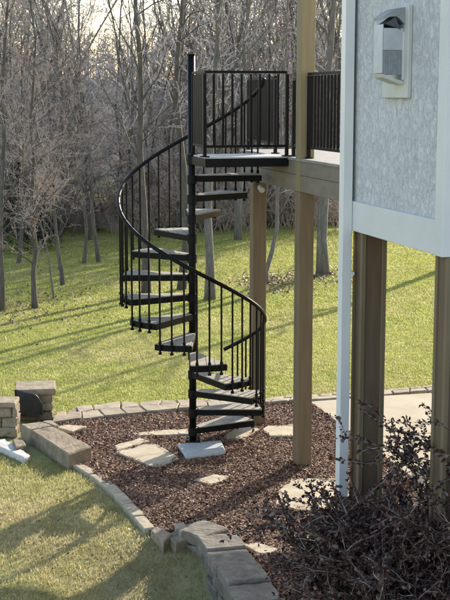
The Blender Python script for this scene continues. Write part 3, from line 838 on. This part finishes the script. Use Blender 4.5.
protos = []
for i in range(7):      # tall forest trees
    tm, cm = tree_meshes(100+i, 11+1.0*(i%4), (.045,.062,.08)[i%3], lean=(.14*((i%3)-1), 0), num=(34,12,10), lenf=.28, first=.08, maxl=3, twig=.0044, wob=.06, forks=1+(i%2), ang=(25,58))
    protos.append([('trunk', mesh_of(tm,'trunk',M['bark' if i%3==0 else 'barkdk'])), ('crown', mesh_of(cm,'crown',M['twig']))])
sprotos = []
for i in range(6):      # pole saplings
    tm, cm = tree_meshes(200+i, 6.5+.6*i, .038, lean=(.22*((i%3)-1), .1), num=(26,11,9), lenf=.33, first=.08, maxl=3, twig=.0038, wob=.10, ang=(25,70))
    sprotos.append([('trunk', mesh_of(tm,'trunk',M['barkdk'])), ('crown', mesh_of(cm,'crown',M['twigpale' if i%2 else 'twig']))])
def shrub_mesh(seed, h, stems, spread, mat, twig=.0055):
    rg = random.Random(seed); mb = MB()
    for _ in range(stems):
        a = rg.uniform(0,6.283); d = Vector((math.cos(a)*spread*rg.random(), math.sin(a)*spread*rg.random(), 1))
        q, qr = branch_pts(Vector((rg.gauss(0,.14),rg.gauss(0,.14),-.05)), d, h*rg.uniform(.6,1.1), .012, twig*.7, 6, .13, -.03, rg)
        mb.tube(q, qr, 4, cap=False)
        grow(mb, q, qr, 0, 2, rg, (10,6), .42, .15, twig, (25,75), .02, .2)
    return mesh_of(mb, 'thicket_shrub', mat)
def thicket_leaves(me, seed):
    rg = random.Random(seed); vs = []
    src = [v.co.copy() for v in me.vertices]
    for _ in range(420):
        c = rg.choice(src); l_ = rg.uniform(.018,.04)
        a = Vector((rg.gauss(0,1),rg.gauss(0,1),rg.gauss(0,1))).normalized()*l_; b_ = a.orthogonal().normalized()*l_*.6
        vs += [c-b_*.3, c+a*.6+b_*.5, c+a, c+a*.6-b_*.5]
    o = np_mesh('leaves', np.array([list(v) for v in vs]), 4, M['litter'])
    me2 = o.data; bpy.data.objects.remove(o); return me2
tprotos = []
for i in range(6):
    me = shrub_mesh(300+i, 1.7+.35*(i%3), 18, .85, M['twigbr' if i%4 else 'twigpale'])
    tprotos.append([('stems', me), ('leaves', thicket_leaves(me, i))])

gg = 'bare trees of the wood behind the lawn'
fr_ = random.Random(5); cnt = 0
def wood_x(D): return fr_.uniform(-.185*D-3.0, .105*D+.6)
for i in range(62):
    D = 37+ 32*(fr_.random()**1.25)
    x = wood_x(D)
    if 43 < D < 60 and -.118*D-.3 < x < -.078*D+.3: continue
    place_tree('forest_tree', protos[i%7], (x,D,gz(x,D)), fr_.uniform(0,6.28), fr_.uniform(.85,1.25), 'bare grey tree among the many in the wood behind the lawn', 'tree', gg)
g2 = 'slender saplings of the wood behind the lawn'
for i in range(175):
    D = 34.5+ 24*(fr_.random()**1.2)
    x = wood_x(D)
    if D < 38 and x > -1 : D += 4
    if 43 < D < 60 and -.118*D-.3 < x < -.078*D+.3: continue
    place_tree('forest_sapling', sprotos[i%6], (x,D,gz(x,D)), fr_.uniform(0,6.28), fr_.uniform(.8,1.3), 'slender bare sapling in the wood behind the lawn', 'tree', g2)
g3_ = 'leafless bushes along the rear edge of the lawn'
for i in range(135):
    D = 36.5+ 6*fr_.random()
    x = fr_.uniform(-.185*D-1.5, .105*D)
    px_ = 225+FOC*x/D; sc_ = fr_.uniform(.7,1.15)
    if 72 < px_ < 122: sc_ *= .42
    place_tree('thicket_shrub', tprotos[i%6], (x,D,gz(x,D)), fr_.uniform(0,6.28), sc_, 'leafless brown bush in the thicket along the rear edge of the lawn', 'bush', g3_)
# far wood, one mass
def far_wood():
    rg = random.Random(77); mb = MB()
    for i in range(400):
        D = rg.uniform(62,125); x = rg.uniform(-.19*D-4, .12*D+2) if i < 260 else rg.uniform(.12*D, .45*D); z = gz(x,D); h = rg.uniform(5.0,8.5)
        q, qr = branch_pts(Vector((x,D,z-.1)), Vector((rg.gauss(0,.1),0,1)), h, rg.uniform(.05,.12), .02, 6, .06, .02, rg)
        mb.tube(q, qr, 5, cap=False)
        grow(mb, q, qr, 0, 2, rg, (30,11), .30, .06, .011, (25,65))
    return mb
far_wood().build('far_wood', M['twig'], kind='stuff', label='hazy mass of bare trees far behind the lawn', cat='wood')

# dark evergreen bushes at the foot of the wood
def conifer(px, py, h, seed, label):
    p = G(px,py); rg = random.Random(seed); vs = []
    for _ in range(2600):
        z = rg.random()**.8*h; r = (1-z/h)*h*.36+.08; a = rg.uniform(0,6.28); rr = r*math.sqrt(rg.random())
        c = Vector((rr*math.cos(a), rr*math.sin(a), z+.05)); d = Vector((math.cos(a),math.sin(a),rg.uniform(-.3,.5))).normalized()*.11; s = Vector((-d.y,d.x,rg.uniform(-.05,.05)))*.35
        vs += [c-s*.5, c+s*.5, c+d+s*.2, c+d-s*.2]
    o = thing('evergreen_bush', (p.x,p.y,gz(p.x,p.y)), label, 'bush')
    np_mesh('foliage', np.array([list(v) for v in vs]), 4, M['ever'], parent=o)
    mb = MB(); mb.tube([(p.x,p.y,gz(p.x,p.y)-.05),(p.x,p.y,gz(p.x,p.y)+h*.8)], [.05,.015], 7); mb.build('trunk', M['barkdk'], o)
M['ever'] = leaf_mat('dark_evergreen', [(0, (.018,.026,.018)), (.6, (.035,.048,.032)), (1, (.07,.085,.06))], .2)
conifer(20,250,2.3,1,'dark evergreen bush behind the saplings at the far left')
conifer(42,247,1.5,2,'smaller dark evergreen right of the larger one at the left')

# ------------------------------------------------------------------ grass blades and fallen leaves
def blades(n, xr, yr, hmin, hmax, wid, ok):
    x = nr.uniform(*xr, n); y = nr.uniform(*yr, n)
    k = ok(x, y); x, y = x[k], y[k]; n = len(x)
    z = ground_z(x, y)
    h = nr.uniform(hmin, hmax, n); a = nr.uniform(0, 6.283, n); w = wid*nr.uniform(.6,1.3,n)
    lx, ly = nr.normal(0,.55,n)*h, nr.normal(0,.55,n)*h
    b0 = np.stack([x-np.cos(a)*w, y-np.sin(a)*w, z], -1); b1 = np.stack([x+np.cos(a)*w, y+np.sin(a)*w, z], -1)
    tp = np.stack([x+lx, y+ly, z+h], -1)
    return np.stack([b0,b1,tp],1).reshape(-1,3)
front_poly = [(-6,17)] + [(-2.6,15.2)] + [tuple(G(-8,444)[:2]), tuple(G(24,459)[:2]), tuple(G(58,461)[:2])] + [(p.x-.09,p.y-.02) for p in edge_line] + [(x-.2,y-.05) for x,y in wall_line] + [(1,6),(-6,6)]
back_ok = lambda x, y: (np.abs(x) < .19*y+.8) & ~inside(path_poly, x, y) & ~inside(bed_poly, x, y) & ~inside(patio_poly, x, y) & ~inside(front_poly, x, y)
tops = [(p.x,p.y) for p in path_top]
tx = np.array([p[0] for p in tops]); ty = np.array([p[1] for p in tops])
beyond = lambda x, y: back_ok(x,y) & (y > np.interp(x, tx, ty)+.05)
parts = [blades(150000, (-3.4,1.2), (8.6,15.2), .014, .042, .0038, lambda x,y: inside(front_poly,x,y) & (x > -.2*y-.3)),
         blades(230000, (-6,4.5), (14.8,22), .014, .034, .0055, beyond),
         blades(240000, (-8,6.5), (22,31), .016, .038, .009, beyond),
         blades(160000, (-10,8), (31,42), .018, .045, .015, beyond)]
np_mesh('grass', np.concatenate(parts), 3, M['blade'], kind='stuff', label='short yellow green winter grass', cat='grass')
# leaves lying under the saplings and around the crooked tree
def leaves_at(cx_, cy_, sx, sy, n):
    x = nr.normal(cx_, sx, n); y = nr.normal(cy_, sy, n); return x, y
X, Y = [], []
for (px_, py_, sx, sy, n_) in ((35,308,.8,1.3,260),(5,312,.8,1.2,200),(63,290,.8,1.4,160),(268,283,.40,.7,650),(322,276,.40,.5,350),(295,279,.5,.6,250),(90,266,1.4,2,150)):
    p = G(px_,py_); a, b_ = leaves_at(p.x,p.y,sx,sy,n_); X.append(a); Y.append(b_)
a = nr.uniform(-2.9,-.2,700); b_ = nr.uniform(9.6,13.6,700); k = inside(front_poly,a,b_); X.append(a[k]); Y.append(b_[k])
x = np.concatenate(X); y = np.concatenate(Y); n = len(x); z = ground_z(x,y)+.03+.02*nr.random(n)
s = np.where(y < 14, nr.uniform(.008,.018,n), nr.uniform(.018,.04,n)); a = nr.uniform(0,6.28,n); t1 = nr.normal(0,.5,n); t2 = nr.normal(0,.5,n)
ax = np.stack([np.cos(a)*s, np.sin(a)*s, s*t1],-1); bx = np.stack([-np.sin(a)*s*.6, np.cos(a)*s*.6, s*t2*.6],-1); c = np.stack([x,y,z],-1)
np_mesh('fallen_leaves', np.stack([c-ax, c-bx, c+ax, c+bx],1).reshape(-1,3), 4, M['litter'], kind='stuff', label='brown fallen leaves scattered on the grass', cat='leaves')

# ------------------------------------------------------------------ shrubs in front of the house posts
def leafy_shrub(loc, h, spread, stems, seed, label, lean=(0,0), leaves=31, droop=-.05):
    rg = random.Random(seed); o = thing('leafy_shrub', loc, label, 'shrub')
    mb = MB(); lv = []
    loc = Vector(loc)
    def leaf(p, d):
        s = rg.uniform(.0075,.019); a = (d+Vector((rg.gauss(0,.6),rg.gauss(0,.6),rg.gauss(0,.6)))).normalized(); b_ = a.cross(Vector((rg.gauss(0,1),rg.gauss(0,1),rg.gauss(0,1)))).normalized(); nn = a.cross(b_)
        w = s*rg.uniform(.5,.8)
        base = p + a*.006
        lv.extend([base, base+a*s+b_*w+nn*s*.25, base+a*s*2.1+nn*s*rg.uniform(-.4,.2), base+a*s-b_*w+nn*s*.25])
    def twig(q, d, l, lev):
        pts, rad = branch_pts(q, d, l, .0040 if lev else .007, .0014, 6, .20 if lev else .11, droop if lev else .0, rg)
        mb.tube(pts, rad, 4, cap=False)
        nl = int(leaves*l/.25)
        for _ in range(nl):
            p, dd, i = at_t(pts, rg.uniform(.1,1)); leaf(p, dd)
        if lev < 2:
            for _ in range(9 if lev == 0 else 4):
                p, dd, i = at_t(pts, rg.uniform(.2,.95)); twig(p, side_dir(dd, R(rg.uniform(25,70)), rg), l*rg.uniform(.25,.5), lev+1)
    for _ in range(stems):
        a = rg.uniform(0,6.283); rr = spread*math.sqrt(rg.random())
        d = Vector((math.cos(a)*rr+lean[0], math.sin(a)*rr+lean[1], 1))
        st = Vector((rg.gauss(0,.12), rg.gauss(0,.12), -.02))
        twig(loc+st, d, h*rg.uniform(.55,1.1), 0)
    mb.build('stems', M['shrubstem'], o)
    vs = np.array([list(v-loc) for v in lv]); np_mesh('leaves', vs, 4, M['shrubleaf'], parent=o)
    return o
leafy_shrub((1.04,8.05,0), 1.15, .46, 38, 1, 'purple brown leaved shrub, left one, spilling over the mulch by the wall caps')
leafy_shrub((1.36,8.30,0), 1.42, .46, 42, 2, 'dense brown shrub in front of the downspout and far bay post')
leafy_shrub((1.80,7.60,0), 1.85, .42, 36, 3, 'tallest brown leaved shrub, at the right in front of the near bay post')
leafy_shrub((1.34,7.45,0), 1.20, .48, 28, 4, 'low brown shrub nearest the camera at the bottom right')

# ------------------------------------------------------------------ light, sky, camera
SUN_AZ, SUN_EL = R(30), R(23)
sd = Vector((math.sin(SUN_AZ)*math.cos(SUN_EL), math.cos(SUN_AZ)*math.cos(SUN_EL), math.sin(SUN_EL)))
l = bpy.data.lights.new('sun', 'SUN'); l.energy = 8.5; l.angle = R(.5); l.color = (1,.92,.79)
lo = bpy.data.objects.new('sun', l); COL.objects.link(lo); lo.rotation_euler = sd.to_track_quat('Z','Y').to_euler(); lo.location = (20,30,25)
w = bpy.data.worlds.new('World'); scene.world = w; w.use_nodes = True
nt = w.node_tree; bg = nt.nodes['Background']; sk = nt.nodes.new('ShaderNodeTexSky'); sk.sky_type = 'NISHITA'; sk.sun_disc = False
sk.sun_elevation = SUN_EL; sk.sun_rotation = SUN_AZ; sk.air_density = 1.0; sk.dust_density = 1.0; sk.ozone_density = 1.0
nt.links.new(mixc(nt, 1.0, sk.outputs[0], (1.0,.95,.90), 'MULTIPLY'), bg.inputs['Color']); bg.inputs['Strength'].default_value = .43
cam = bpy.data.cameras.new('camera'); co = bpy.data.objects.new('camera', cam); COL.objects.link(co)
cam.sensor_fit = 'VERTICAL'; cam.sensor_height = 36; cam.lens = 36*FOC/600; cam.clip_end = 4000; cam.clip_start = .1
co.location = (0,0,CAM_H); co.rotation_euler = (R(90)-PITCH, 0, 0)
scene.camera = co
scene.view_settings.view_transform = 'Standard'; scene.view_settings.look = 'None'; scene.view_settings.exposure = 0; scene.view_settings.gamma = 1
